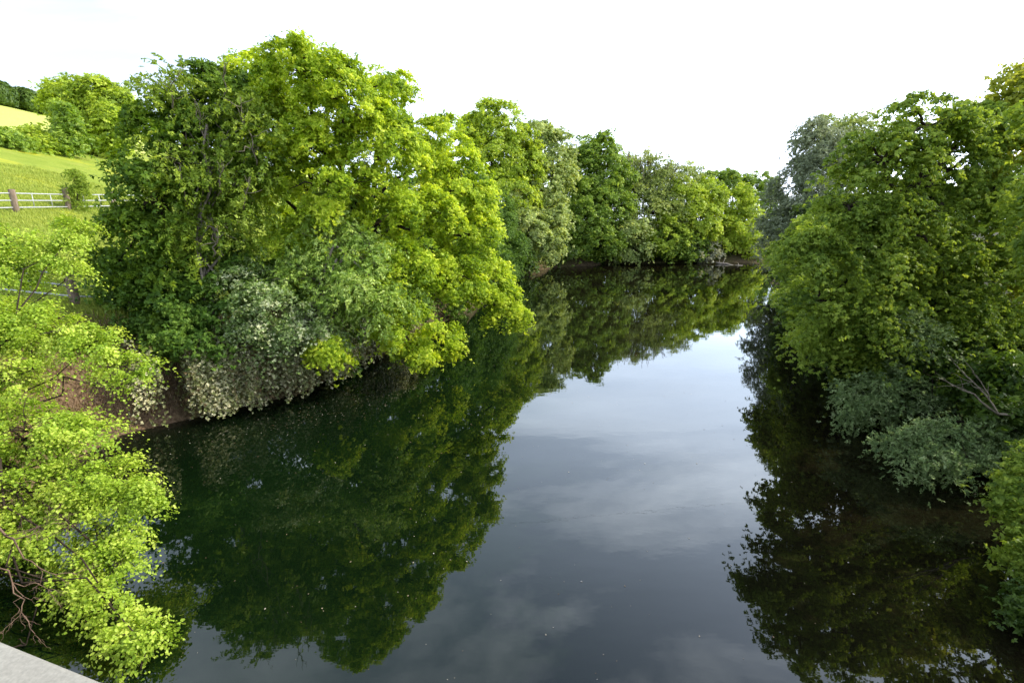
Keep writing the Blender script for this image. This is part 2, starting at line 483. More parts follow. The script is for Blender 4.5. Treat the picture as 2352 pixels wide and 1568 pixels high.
def tree(name, label, cat, base, lobes, mat, bark='bark', tpl='rosette', size=.14, rc=.55, dens=1.0, per=45,
         flat=.4, droop=.3, upn=.5, trunk_r=.25, fork=None, group=None, limb_r=.09, twigs=True, spread=.6, stems=1,
         leafdir_down=.2, fringe=.12, minz=.12, sat=3, ragged=1.0):
    C, Rr = lobes_px(lobes) if isinstance(lobes, list) else lobes
    nmain = len(C)
    if sat:
        dd = rng.normal(size=(len(C) * sat, 3)); dd[:, 2] = dd[:, 2] * .8 + .25; dd = unit(dd)
        C0, R0 = np.repeat(C, sat, 0), np.repeat(Rr, sat, 0)
        C = np.vstack([C, C0 + dd * R0 * rng.uniform(.75, .98, (len(dd), 1))])
        Rr = np.vstack([Rr * .93, R0 * rng.uniform(.25, .45, (len(dd), 1))])
    base = np.array([base[0], base[1], hz(base[0], base[1]) if len(base) < 3 else base[2]])
    root = empty(name, base, label, cat, group)
    r = rng
    P, Nn, src = [], [], []
    for i in range(len(C)):
        a, b, c = Rr[i]
        area = 4 * math.pi * (((a * b) ** 1.6 + (a * c) ** 1.6 + (b * c) ** 1.6) / 3) ** (1 / 1.6)
        n = max(3, int(area * dens * 1.45))
        d = unit(r.normal(size=(n, 3)))
        rad = np.where(r.rand(n) < .2, r.uniform(.35, .8, n), r.uniform(.8, 1.06, n))
        far = r.rand(n) < fringe
        rad = np.where(far, r.uniform(1.05, 1.22, n), rad)
        p = C[i] + d * Rr[i] * rad[:, None]
        keep = np.ones(n, bool)
        for j in range(len(C)):
            if j != i:
                keep &= (np.sum(((p - C[j]) / Rr[j]) ** 2, axis=1) > .38) | (r.rand(n) < .12)
        keep &= (d[:, 2] > -.55) | (r.rand(n) < .6)
        keep &= p[:, 2] > minz
        p, d = p[keep], d[keep]
        P.append(p); Nn.append(unit(unit(d / Rr[i]) + UP * upn)); src += [i] * len(p)
    P, Nn, src = np.vstack(P), np.vstack(Nn), np.array(src)
    nc = len(P)
    # leaves
    rcl = rc * r.uniform(.6, 1.3, nc)
    cnt = r.poisson(1.3 * per * (rcl / rc) ** 2).astype(int)
    ci = np.repeat(np.arange(nc), cnt)
    n = len(ci)
    g = np.clip(r.normal(size=(n, 3)), -2.3, 2.3) * spread
    gn = np.sum(g * Nn[ci], axis=1, keepdims=True)
    tang = g - Nn[ci] * gn
    ax = P - C[src]; ax[:, 2] *= .35
    ax = unit(unit(ax) + r.normal(0, .45, ax.shape) * np.array([1, 1, .5]))
    al = np.sum(tang * ax[ci], axis=1, keepdims=True)
    tang = tang * (1 - .3 * ragged) + ax[ci] * al * .95 * ragged
    off = (tang + Nn[ci] * gn * flat) * rcl[ci][:, None]
    rho = np.linalg.norm(tang, axis=1)
    off[:, 2] -= droop * rho ** 2 * rcl[ci]
    LC = P[ci] + off
    LN = unit(Nn[ci] * .9 + unit(r.normal(size=(n, 3))) * .75 + UP * .25)
    LD = unit(tang) + r.normal(size=(n, 3)) * .6 - UP * leafdir_down
    ct = r.uniform(0, 1, nc)
    tint = np.clip(ct[ci] * .55 + r.uniform(0, .6, n) - .05 + .0, 0, 1)
    ok = LC[:, 2] > minz * .6
    V, L, S, T = place(tpl, LC[ok], LN[ok], LD[ok], size * r.uniform(.55, 1.3, ok.sum()), tint[ok])
    link_mesh('foliage', np_mesh('foliage', V, L, S, T), M[mat], root)
    # wood
    top = fork if fork is not None else C[np.argmin(np.linalg.norm(C - C.mean(0), axis=1))]
    tr = Tubes(); br = Tubes()
    for s in range(stems):
        b0 = base + (np.array([r.normal(0, .35), r.normal(0, .35), 0]) if s else 0)
        t1 = np.array(top, float) + (r.normal(0, .35, 3) if s else 0)
        b0[2] -= .3
        pts = tr.limb(b0, t1, trunk_r * (1 if s == 0 else .8), trunk_r * .45, 9, 9, .10)
    for i in range(len(C)):
        k = r.randint(len(pts) // 2, len(pts))
        lr = min(trunk_r * .5, max(.02, limb_r)) * (1 if i < nmain else .45)
        br.limb(pts[k] if i < nmain else C[(i - nmain) // sat], C[i], lr, lr * .35, 6, 7, .14, .05)
    if twigs:
        sel = np.where(r.rand(nc) < (twigs if isinstance(twigs, float) else .7))[0]
        for k in sel:
            br.limb(C[src[k]], P[k] - Nn[k] * rc * .1, lr * .3, .006 + lr * .03, 4, 4, .16, .05)
    tr.build('trunk', M[bark], root); br.build('branches', M[bark], root)
    return root

exec_trees = True
# ---- big oak leaning over the river
tree('oak_tree', 'big bright yellow-green oak leaning over the river on the left bank, tallest of all', 'tree', (-9.6, 22), [
    (690, 165, 105, 75, 18.8), (590, 180, 70, 55, 20.5), (795, 240, 105, 80, 19), (893, 192, 52, 56, 21), (690, 290, 115, 90, 19.5),
    (870, 340, 105, 85, 20), (1000, 335, 80, 72, 23), (1050, 430, 78, 82, 23), (1080, 545, 78, 90, 24.5), (1110, 655, 72, 70, 25),
    (950, 490, 90, 75, 20.5), (930, 600, 82, 70, 20), (1030, 640, 72, 70, 22.8), (925, 755, 82, 42, 19.6), (1010, 785, 58, 40, 21.5),
    (765, 790, 46, 38, 17.6), (785, 430, 100, 85, 19.5), (620, 420, 95, 95, 20.8), (1165, 725, 50, 32, 25), (955, 815, 48, 28, 19.8),
    (865, 670, 68, 58, 19.4), (670, 560, 85, 75, 20), (560, 290, 70, 60, 21), (830, 530, 75, 70, 25.5), (965, 520, 60, 60, 26), (700, 530, 75, 70, 25)],
    'oak', tpl='rosette', size=.11, rc=.44, dens=1.35, per=72, spread=.5, trunk_r=.45, limb_r=.14, fork=at(840, 520, 21), twigs=.55, fringe=.2, minz=.3)
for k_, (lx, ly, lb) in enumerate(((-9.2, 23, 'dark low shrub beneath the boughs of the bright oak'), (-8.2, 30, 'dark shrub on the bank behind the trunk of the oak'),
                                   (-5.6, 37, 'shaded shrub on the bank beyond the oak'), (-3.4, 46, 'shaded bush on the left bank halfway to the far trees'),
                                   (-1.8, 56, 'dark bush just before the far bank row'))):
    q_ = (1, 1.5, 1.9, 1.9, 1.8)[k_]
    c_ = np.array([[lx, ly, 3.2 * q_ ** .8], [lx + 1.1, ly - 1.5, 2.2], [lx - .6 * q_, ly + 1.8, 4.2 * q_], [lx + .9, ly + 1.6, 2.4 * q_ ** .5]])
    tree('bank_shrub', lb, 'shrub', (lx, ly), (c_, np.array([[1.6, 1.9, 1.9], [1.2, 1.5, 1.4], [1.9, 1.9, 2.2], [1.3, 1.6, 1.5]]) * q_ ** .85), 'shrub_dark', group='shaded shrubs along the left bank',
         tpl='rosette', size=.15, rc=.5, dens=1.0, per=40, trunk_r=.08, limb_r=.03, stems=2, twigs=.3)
# ---- dark tree left behind the oak
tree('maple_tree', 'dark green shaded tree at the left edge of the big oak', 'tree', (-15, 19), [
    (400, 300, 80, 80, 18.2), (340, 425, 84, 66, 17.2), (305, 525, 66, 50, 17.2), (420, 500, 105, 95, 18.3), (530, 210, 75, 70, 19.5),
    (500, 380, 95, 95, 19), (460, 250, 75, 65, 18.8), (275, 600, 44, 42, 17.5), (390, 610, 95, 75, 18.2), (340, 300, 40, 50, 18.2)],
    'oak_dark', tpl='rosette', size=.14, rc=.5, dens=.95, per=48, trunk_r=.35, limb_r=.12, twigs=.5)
# ---- undergrowth below
tree('dogwood_shrub', 'deep green broadleaf shrub in shade on top of the left bank', 'shrub', (-14.6, 18.6), [
    (290, 650, 65, 60, 18.8), (400, 700, 95, 75, 17.8), (510, 700, 90, 75, 18), (430, 780, 80, 42, 16.7), (330, 760, 60, 45, 17.3), (560, 620, 80, 70, 19)],
    'shrub_dark', tpl='rosette', size=.14, rc=.45, dens=1.3, per=45, trunk_r=.07, limb_r=.03, stems=3)
# ---- ash saplings
ash = tree('ash_tree', 'slender ash with feathery grey-green leaves and bare pale twigs, left of the oak', 'tree', (-12.2, 18.2), [
    (395, 215, 60, 65, 17.8), (470, 260, 70, 75, 18), (560, 290, 75, 80, 18), (430, 380, 85, 85, 17.4), (540, 420, 85, 85, 17.8),
    (480, 520, 80, 70, 17.4), (600, 350, 50, 60, 18.2)],
    'ash', 'bark_pale', tpl='pinnate', size=.34, rc=.6, dens=.75, per=17, trunk_r=.07, limb_r=.03, stems=4, droop=.5, leafdir_down=.5, upn=.8)
for px, py, Y in ((470, 330, 17), (560, 300, 17), (430, 470, 16.6), (500, 450, 16.6), (590, 380, 17.2), (520, 230, 17.4), (400, 260, 17), (560, 480, 16.8), (490, 590, 16.4)):
    t = Tubes()
    o0 = at(px, py, Y + .6); e0 = at(px + rng.normal(0, 14), py - rng.uniform(50, 95), Y - .25)
    pp = t.limb(o0, e0, .03, .01, 5, 7, .09)
    for q in range(4):
        b0 = pp[rng.randint(2, 6)]
        t.limb(b0, b0 + unit(unit(e0 - o0) + rng.normal(0, .5, 3)) * rng.uniform(.3, .8), .014, .005, 4, 4, .12)
    t.build('twig', M['bark_pale'], ash)
# ---- pale elder
tree('elder_tree', 'pale grey-green elder with drooping feathery leaves in front of the oak', 'tree', (-9.6, 20.2), [
    (765, 470, 55, 55, 19.8), (760, 555, 85, 65, 19.3), (850, 600, 75, 62, 18.8), (800, 675, 95, 65, 18.4), (715, 640, 75, 65, 18.6), (875, 690, 50, 60, 18.6)],
    'elder', 'bark_pale', tpl='pinnate', size=.27, rc=.5, dens=1.25, per=20, trunk_r=.1, limb_r=.035, stems=3, droop=.5, leafdir_down=.5, upn=.8)
# ---- hawthorn
tree('hawthorn_shrub', 'whitish flowering hawthorn above the hanging ivy', 'shrub', (-10.6, 18.6), [
    (570, 640, 60, 42, 17.9), (620, 700, 72, 55, 17.2), (690, 750, 66, 42, 17.6), (570, 745, 55, 34, 17.0), (640, 765, 60, 30, 17.0), (745, 770, 46, 28, 18.2)],
    'hawthorn', tpl='small', size=.075, rc=.4, dens=1.8, per=72, trunk_r=.05, limb_r=.025, stems=3, droop=.5, fringe=.25)
# ---- linden by the bridge
tree('linden_tree', 'bright yellow-green linden overhanging the water beside the bridge', 'tree', (-13.2, 9.5), [
    (25, 555, 62, 40, 12.5), (165, 540, 44, 44, 13), (110, 590, 55, 26, 12.6), (20, 640, 60, 45, 12.4), (150, 610, 40, 26, 13), (40, 730, 80, 48, 11.6), (135, 760, 75, 42, 11.4), (205, 795, 72, 40, 11.4), (285, 840, 62, 36, 11.4),
    (20, 865, 95, 55, 10.4), (60, 990, 110, 80, 9.6), (180, 1010, 80, 60, 9.6), (270, 1100, 70, 65, 9), (150, 1130, 110, 70, 8.8), (40, 1130, 90, 65, 8.5), (60, 1235, 70, 34, 8), (150, 1345, 50, 30, 7.3),
    (300, 1160, 55, 50, 8.5), (240, 1220, 80, 50, 8.2), (185, 1280, 70, 50, 7.8), (270, 1300, 62, 55, 7.6), (260, 1390, 75, 48, 7), (315, 1460, 55, 42, 6.5), (325, 1520, 50, 42, 6.3),
    (60, 1480, 40, 16, 6.7), (-80, 800, 150, 160, 11.5), (-80, 1150, 140, 150, 9)],
    'linden', tpl='heart', size=.049, rc=.28, dens=3.6, per=112, trunk_r=.2, limb_r=.03, droop=.6, upn=.9, leafdir_down=.6, twigs=.95, fringe=.08, spread=.52,
    fork=at(-60, 1000, 10))

# ---- far bank trees
def far(name, label, base_px, lobes, mat, **k):
    Y = base_px[1]
    x = (base_px[0] - CX) / FPX * Y / .985
    lobes = [(a, b, c * 1.13, d_, e) for a, b, c, d_, e in lobes]
    kw = dict(tpl='rosette', size=.3, rc=.85, dens=.54, per=26, trunk_r=.25, limb_r=.09, twigs=.5, fringe=.3, spread=.52)
    kw.update(k)
    return tree(name, label, 'tree' if 'tree' in name else 'shrub', (x, Y), lobes, mat, **kw)

far('poplar_tree', 'tall yellow-green tree rising behind the right shoulder of the oak', (1150, 74), [
    (1150, 285, 55, 52, 70), (1130, 350, 60, 70, 69), (1190, 370, 50, 70, 70), (1160, 450, 65, 80, 69), (1085, 285, 30, 25, 72)], 'far_yellow')
far('robinia_tree', 'pale feathery tree, second of the far bank row, left of the dark maple', (1240, 78), [
    (1230, 320, 45, 45, 74), (1270, 350, 42, 55, 74), (1240, 420, 60, 70, 73), (1255, 500, 50, 60, 72)], 'far_pale')
far('sycamore_tree', 'dark green round-topped tree in the middle of the far bank', (1360, 84), [
    (1365, 350, 48, 44, 80), (1332, 395, 46, 52, 79), (1396, 400, 44, 58, 80), (1300, 450, 36, 55, 80), (1415, 480, 36, 55, 81), (1350, 500, 60, 70, 78), (1380, 475, 62, 60, 79), (1330, 470, 50, 60, 78), (1360, 560, 60, 35, 77)], 'far_green')
far('sallow_shrub', 'pale grey-green bush hanging over the water at the near end of the far bank', (1215, 71), [
    (1215, 530, 40, 55, 66), (1250, 560, 45, 45, 67), (1195, 480, 35, 45, 67), (1270, 520, 35, 50, 69)], 'far_pale')
cw = far('crack_willow_tree', 'olive willow with bare upright twigs against the sky on the far bank', (1490, 88), [
    (1485, 432, 55, 30, 84), (1490, 378, 52, 34, 85), (1440, 395, 30, 36, 84), (1450, 450, 45, 50, 83), (1530, 440, 50, 45, 84), (1500, 490, 70, 50, 82), (1565, 405, 38, 36, 86)], 'far_pale',
    tpl='willow', size=.6, per=15, dens=.46, twigs=.95, fringe=.35)
for k in range(46):
    t = Tubes()
    a0 = rng.uniform(-1, 1)
    o0 = at(1480 + 40 * a0, 430 + rng.uniform(-25, 40), 84 + rng.uniform(-2, 2))
    e0 = at(1482 + 78 * a0 + rng.normal(0, 10), 332 + 32 * abs(a0) + abs(rng.normal(0, 22)), 84 + rng.uniform(-3, 3))
    pp = t.limb(o0, e0, .1, .035, 4, 6, .07)
    for q in range(3):
        b0 = pp[rng.randint(2, 5)]
        t.limb(b0, b0 + unit(e0 - o0) * rng.uniform(.8, 2.0) + rng.normal(0, .5, 3), .05, .028, 3, 4, .1)
    t.build('twig', M['bark_pale'], cw)
n = 240
dd = unit(rng.normal(size=(n, 3)))
V, L, S, T = place('rosette', at(1493, 371, 83) + dd * np.array([.55, .5, .45]) * rng.uniform(.3, 1, (n, 1)), dd, rng.normal(size=(n, 3)), np.full(n, .2), rng.rand(n))
M['rust'] = leaf_mat('dead_leaves', (.14, .05, .02), (.32, .12, .04), (.5, .22, .08), .3)
tag(link_mesh('leaf_clump', np_mesh('leaf_clump', V, L, S, T), M['rust']), 'small rust-brown clump of dead leaves high in the olive willow', 'leaf clump')
far('hornbeam_tree', 'bright yellow-green spreading tree right of the olive willow', (1580, 88), [
    (1560, 470, 50, 50, 83), (1600, 500, 50, 60, 82), (1620, 450, 35, 50, 84), (1530, 540, 50, 45, 80)], 'far_yellow')
far('alder_tree', 'small golden-green tree at the right end of the far bank', (1690, 90), [
    (1680, 470, 45, 45, 86), (1700, 520, 45, 50, 85), (1660, 540, 35, 45, 84), (1720, 560, 28, 35, 84)], 'far_yellow')
far('sloe_shrub', 'light green bush on the waterline in front of the dark round-topped tree', (1455, 81.5), [
    (1455, 530, 35, 40, 79), (1460, 575, 40, 25, 78.5)], 'far_pale')
far('hazel_shrub', 'mid green bush on the waterline left of the white bush', (1545, 83), [
    (1540, 555, 40, 38, 80.5), (1590, 570, 28, 30, 81)], 'far_green')
far('spirea_shrub', 'whitish blossoming bush on the far waterline', (1630, 84), [(1625, 572, 26, 26, 81)], 'far_white', size=.26, rc=.8, dens=.7)
far('beech_tree', 'low hazy tree in the background above the far bend of the river', (1655, 112), [
    (1650, 415, 40, 28, 106), (1690, 425, 35, 28, 107), (1740, 425, 38, 30, 108), (1755, 480, 40, 50, 104)], 'far_green')
far('bramble_shrub', 'dark bush in the shade at the far river bend', (1760, 92), [(1760, 570, 45, 40, 88)], 'far_dark')
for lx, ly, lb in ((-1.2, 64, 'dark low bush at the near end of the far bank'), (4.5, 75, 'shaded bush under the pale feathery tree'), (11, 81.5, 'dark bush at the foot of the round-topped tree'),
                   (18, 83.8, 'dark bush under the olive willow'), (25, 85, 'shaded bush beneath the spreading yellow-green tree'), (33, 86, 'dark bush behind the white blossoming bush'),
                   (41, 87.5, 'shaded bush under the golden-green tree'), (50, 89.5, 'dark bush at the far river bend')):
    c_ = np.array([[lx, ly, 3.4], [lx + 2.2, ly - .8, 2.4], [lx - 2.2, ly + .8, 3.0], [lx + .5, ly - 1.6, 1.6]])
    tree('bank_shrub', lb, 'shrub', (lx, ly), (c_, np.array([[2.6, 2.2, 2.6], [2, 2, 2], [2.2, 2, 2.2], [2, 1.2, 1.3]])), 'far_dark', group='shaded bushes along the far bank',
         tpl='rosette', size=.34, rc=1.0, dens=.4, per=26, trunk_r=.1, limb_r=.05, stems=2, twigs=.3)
# ---- right bank
tree('grey_willow_tree', 'tall grey-green willow with wispy crown on the right bank', 'tree', (37, 56), [
    (1870, 325, 50, 45, 52), (1910, 380, 60, 60, 50), (1845, 430, 60, 60, 51), (1805, 520, 55, 60, 51), (1785, 575, 40, 38, 52), (1870, 500, 70, 70, 49), (1850, 590, 60, 40, 48)],
    'willow', tpl='willow', size=.5, rc=.7, dens=.62, per=24, trunk_r=.35, limb_r=.12, twigs=.9, fringe=.3)
tree('white_willow_tree', 'pale sunlit willow behind the grey willow, its top fading into the bright sky', 'tree', (56, 72), [
    (1930, 300, 55, 45, 68), (1980, 300, 50, 45, 66), (1960, 370, 60, 60, 66)],
    'far_pale', tpl='willow', size=.6, rc=.9, dens=.34, per=20, trunk_r=.35, limb_r=.1, twigs=.7, fringe=.3)
tree('chestnut_tree', 'broad dark green tree with layered drooping leaves filling the right bank', 'tree', (17.6, 18.5), [
    (2130, 290, 90, 72, 15.4), (2030, 370, 85, 65, 15.4), (2180, 390, 105, 80, 17), (1950, 475, 80, 70, 15.5), (2070, 490, 105, 80, 16), (2220, 490, 105, 80, 17),
    (1885, 585, 75, 55, 15), (2000, 600, 100, 70, 15.5), (2140, 610, 105, 75, 16), (2270, 610, 95, 80, 16.5), (1885, 690, 72, 55, 15.5),
    (2010, 715, 95, 60, 15.5), (2140, 720, 100, 66, 16), (1955, 785, 80, 42, 16.5), (2260, 720, 85, 66, 16.5), (2050, 810, 66, 40, 17), (2240, 290, 60, 60, 16.5), (2195, 262, 55, 48, 15.8)],
    'chestnut', tpl='palm', size=.122, rc=.42, dens=1.5, per=68, trunk_r=.35, limb_r=.1, flat=.25, upn=1.5, droop=.5, leafdir_down=.5, twigs=.5, fringe=.2)
tree('alder_tree', 'dark alder overhanging the water between the broad tree and the grey willow', 'tree', (20.5, 27), [
    (1860, 610, 62, 62, 24), (1812, 590, 42, 44, 28), (1840, 690, 55, 52, 22), (1900, 770, 66, 50, 19.5), (1880, 540, 62, 60, 27), (1830, 630, 40, 40, 32), (1950, 690, 80, 70, 22), (1960, 560, 80, 70, 25), (1870, 760, 45, 36, 17.5), (1930, 690, 60, 60, 18), (1850, 560, 50, 50, 20)],
    'chestnut', tpl='rosette', size=.15, rc=.5, dens=1.1, per=46, trunk_r=.25, limb_r=.08, twigs=.5, fringe=.2)
c_ = np.array([[12.6, 10.2, 7.2], [13.6, 12, 8.8], [11.7, 8.2, 5.6], [14.5, 9, 9.5], [12.4, 6.5, 7.6], [15.5, 12.5, 6.5], [13.2, 8, 4.2]])
tree('riverside_tree', 'leafy tree beside the bridge whose crown hangs over the right edge of the water', 'tree', (15.6, 9.5), (c_, np.array([[1.7, 1.8, 1.5]] * 7)),
     'chestnut', tpl='rosette', size=.14, rc=.5, dens=.8, per=40, trunk_r=.25, limb_r=.08, twigs=.5, fringe=.2)
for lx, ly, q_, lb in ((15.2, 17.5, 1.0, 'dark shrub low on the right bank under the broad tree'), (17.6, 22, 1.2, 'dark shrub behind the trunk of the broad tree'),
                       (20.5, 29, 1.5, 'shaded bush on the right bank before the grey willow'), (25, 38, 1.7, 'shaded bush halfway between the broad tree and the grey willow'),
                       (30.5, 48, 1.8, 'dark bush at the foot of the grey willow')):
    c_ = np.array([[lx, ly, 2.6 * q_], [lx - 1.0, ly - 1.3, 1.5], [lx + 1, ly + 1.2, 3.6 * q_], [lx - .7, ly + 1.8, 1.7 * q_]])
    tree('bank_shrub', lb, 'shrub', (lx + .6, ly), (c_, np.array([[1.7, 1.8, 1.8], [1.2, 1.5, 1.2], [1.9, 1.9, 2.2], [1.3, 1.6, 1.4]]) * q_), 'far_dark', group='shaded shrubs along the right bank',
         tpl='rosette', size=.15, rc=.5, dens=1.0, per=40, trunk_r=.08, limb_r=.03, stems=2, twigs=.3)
tree('lime_tree', 'tall olive-yellow tree in the top right corner', 'tree', (23.5, 19), [
    (2340, 195, 50, 48, 16.5), (2285, 262, 48, 50, 17.2), (2245, 275, 40, 45, 17.6), (2370, 320, 80, 90, 16.5), (2320, 420, 70, 80, 18.5), (2420, 480, 90, 100, 17.5), (2410, 620, 90, 100, 17), (2460, 300, 90, 120, 18)],
    'olive', tpl='rosette', size=.16, rc=.5, dens=1.0, per=38, trunk_r=.35, limb_r=.1, twigs=.6, fringe=.2)
osier = tree('osier_shrub', 'silvery grey-green willow bush drooping over the water under the broad tree', 'shrub', (15.5, 13.5), [
    (2080, 820, 60, 55, 16), (2010, 930, 62, 55, 15), (2090, 890, 70, 50, 15), (2120, 1010, 85, 40, 12.4), (2210, 1000, 80, 48, 12), (2130, 1060, 70, 40, 11.6), (2220, 1050, 60, 35, 11.4),
    (2320, 980, 60, 50, 12), (2120, 780, 40, 38, 15), (2090, 740, 34, 36, 15), (1975, 900, 40, 45, 15)],
    'willow_shrub', 'bark', tpl='willow', size=.19, rc=.33, dens=1.7, per=34, trunk_r=.035, limb_r=.018, stems=2, droop=.7, twigs=.5, leafdir_down=.4)
t = Tubes()
j0 = at(2292, 950, 11.6)
for k_, (px, py, Y) in enumerate(((2155, 866, 11.9), (2190, 832, 12.2), (2235, 850, 11.7))):
    pp = t.limb(j0, at(px, py, Y), .03 - .006 * k_, .008, 6, 8, .05, .04)
    for q in range(5):
        b0 = pp[rng.randint(3, 8)]
        t.limb(b0, b0 + unit(unit(at(px, py, Y) - j0) + rng.normal(0, .5, 3)) * rng.uniform(.25, .6), .009, .003, 4, 4, .12)
t.limb(np.array([14.3, 12.0, 2.2]), j0, .05, .03, 6, 6, .05)
t.build('bare_branch', M['bark_pale'], osier)
tree('elm_shrub', 'yellowish green bush at the right edge of the frame by the water', 'shrub', (13.3, 9), [
    (2345, 1110, 42, 44, 9.2), (2360, 1195, 46, 46, 8.7), (2400, 1080, 60, 60, 9.6), (2410, 1300, 60, 60, 8), (2385, 1270, 40, 40, 8)],
    'chestnut', tpl='rosette', size=.1, rc=.3, dens=2.6, per=44, trunk_r=.06, limb_r=.03, stems=2)
tree('dogwood_shrub', 'small dark bush in the shade at the lower right edge of the frame', 'shrub', (12.9, 6.6), [
    (2365, 1420, 38, 44, 7), (2410, 1400, 60, 60, 7)],
    'far_dark', tpl='rosette', size=.09, rc=.3, dens=2.6, per=44, trunk_r=.05, limb_r=.025, stems=2)
tree('yew_tree', 'very dark shaded tree under the right bank canopy', 'tree', (19.5, 16.5), [
    (2200, 800, 70, 60, 19.5), (2290, 830, 80, 70, 18), (2340, 750, 80, 70, 19.5), (2170, 890, 70, 50, 17), (2260, 930, 80, 60, 15.5), (2340, 930, 80, 70, 15), (2400, 1000, 80, 80, 13), (2340, 850, 80, 60, 16), (2240, 870, 70, 50, 16.5), (2300, 770, 80, 60, 17.5),
    (2330, 870, 70, 45, 13.2), (2250, 900, 65, 45, 13.6), (2350, 950, 60, 45, 12), (2180, 850, 60, 40, 14.8), (2120, 840, 60, 50, 18.5), (2290, 1060, 60, 45, 12.6)],
    'far_dark', tpl='rosette', size=.16, rc=.5, dens=1.3, per=44, trunk_r=.25, limb_r=.08)

# ---- meadow hedge
def hedge(name, label, px, py, lobes, mat, **k):
    g = ground_hit(px, py)
    Y = g[1]
    kw = dict(tpl='rosette', size=.36, rc=.95, dens=.5, per=28, trunk_r=.22, limb_r=.08, twigs=.5)
    kw.update(k)
    return tree(name, label, 'tree' if 'tree' in name else 'shrub', (g[0], g[1]), [(a, b, c, d, Y + e) for a, b, c, d, e in lobes], mat, **kw)
hedge('field_maple_tree', 'round yellow-green tree standing in the meadow hedge', 205, 352, [
    (205, 215, 65, 42, 0), (150, 225, 45, 38, 2), (250, 250, 55, 45, 0), (200, 270, 75, 55, 0), (270, 290, 50, 40, -2), (215, 325, 65, 28, -1)], 'far_yellow')
hedge('hedge_maple_tree', 'slim young tree in front of the round hedge tree', 155, 352, [
    (150, 265, 22, 30, -3), (152, 300, 30, 30, -3), (160, 330, 42, 22, -3)], 'far_green')
hedge('privet_shrub', 'yellow-green hedge bush left of the slim young tree', 85, 344, [(75, 310, 28, 30, 0), (90, 328, 40, 18, -1)], 'far_yellow')
hedge('blackthorn_shrub', 'low brownish green hedge bush at the left edge of the meadow', 20, 340, [(20, 325, 45, 18, 0), (-40, 315, 50, 28, 1)], 'far_green')
hedge('guelder_shrub', 'small grey-green bush at the right end of the meadow hedge', 250, 356, [(245, 340, 28, 18, -2)], 'far_pale')

# ---- distant wood on the crest
def wood():
    n = 330
    V = []
    for k in range(n):
        Y = rng.uniform(138, 225); x = -rng.uniform(164, 182)
        g = hz(x, Y)
        h = rng.uniform(5.5, 8)
        m = 170
        d = unit(rng.normal(size=(m, 3)))
        c = np.array([x, Y, g + h * .55]) + d * np.array([h * .26, h * .3, h * .5]) * rng.uniform(.7, 1.05, (m, 1))
        V.append(place('rosette', c, unit(d + UP * .4), rng.normal(size=(m, 3)), np.full(m, 1.1) * rng.uniform(.7, 1.3, m), np.clip(rng.rand() * .5 + rng.rand(m) * .5, 0, 1)))
    V, L, S, T = join_np(V)
    o = link_mesh('distant_wood', np_mesh('distant_wood', V, L, S, T), M['far_dark'])
    tag(o, 'dark distant wood on the crest of the hill beyond the field', 'wood', kind='stuff')
wood()

# ------------------------------------------------------------------ ivy curtain on the bank
def ivy():
    P, N, D, T = [], [], [], []
    tb = Tubes()
    pts = LB[(LB[:, 1] > 13) & (LB[:, 1] < 32)]
    pts = np.array([(-13.2, 15.3), (-11, 17), (-8.7, 19.2), (-7.6, 25), (-6.6, 28)])
    seg = np.linalg.norm(np.diff(pts, axis=0), axis=1); cum = np.concatenate([[0], np.cumsum(seg)])
    n = 700
    for k in range(n):
        u = rng.uniform(0, cum[-1])
        x = np.interp(u, cum, pts[:, 0]); y = np.interp(u, cum, pts[:, 1])
        i = min(np.searchsorted(cum, u, side='right') - 1, len(seg) - 1)
        tn = (pts[i + 1] - pts[i]) / seg[i]; nrm = np.array([tn[1], -tn[0]])      # towards the water
        out = rng.uniform(-.6, 1.15)
        z0 = 2.95 - .55 * abs(out) + rng.uniform(-.6, .35)
        clump = .5 + .5 * math.sin(u * 2.6 + math.sin(u * 1.1) * 2)
        z1 = .1 + rng.uniform(0, 1.5) ** 1.3 * (1.2 - clump) + .1 * clump
        if u < 2.0 and rng.rand() < .82: continue
        m = int((z0 - z1) * 26)
        if m < 4: continue
        t = np.linspace(0, 1, m)
        wk = np.cumsum(rng.normal(0, .022, m)) + rng.normal(0, .2) * t
        px = x + nrm[0] * (out + .25 * np.sqrt(t)) + tn[0] * wk + rng.normal(0, .075, m)
        py = y + nrm[1] * (out + .25 * np.sqrt(t)) + tn[1] * wk + rng.normal(0, .075, m)
        pz = z0 + (z1 - z0) * t ** 1.1
        P.append(np.column_stack([px, py, pz]))
        nn = np.array([nrm[0], nrm[1], .35])
        N.append(nn + rng.normal(0, .5, (m, 3)))
        D.append(np.column_stack([rng.normal(0, .6, m), rng.normal(0, .6, m), -np.ones(m)]))
        T.append(np.clip(rng.uniform(.12, .8) + rng.uniform(-.25, .35, m), 0, 1))
        if k % 4 == 0:
            q = slice(0, m, max(1, m // 5))
            c = np.column_stack([px, py, pz])[q]
            if len(c) > 2: tb.add(c, np.full(len(c), .008), 3)
    P, N, D, T = np.vstack(P), np.vstack(N), np.vstack(D), np.concatenate(T)
    root = empty('ivy_curtain', (-10, 18, 2.5), 'curtain of cream-leaved ivy strands hanging from the left bank to the water', 'ivy')
    V, L, S, Tt = place('small', P, N, D, .064 * rng.uniform(.6, 1.4, len(P)), T)
    link_mesh('foliage', np_mesh('foliage', V, L, S, Tt), M['ivy'], root)
    tb.build('strand', M['bark_red'], root)
ivy()

# ------------------------------------------------------------------ grass
def grass_mat(name, a, b, c):
    return leaf_mat(name, a, b, c, .35, .6, .2)
M['grass'] = grass_mat('meadow_grass', (.17, .23, .035), (.28, .35, .055), (.42, .46, .1))
M['dry'] = grass_mat('dry_grass', (.12, .075, .045), (.28, .19, .12), (.46, .36, .26))

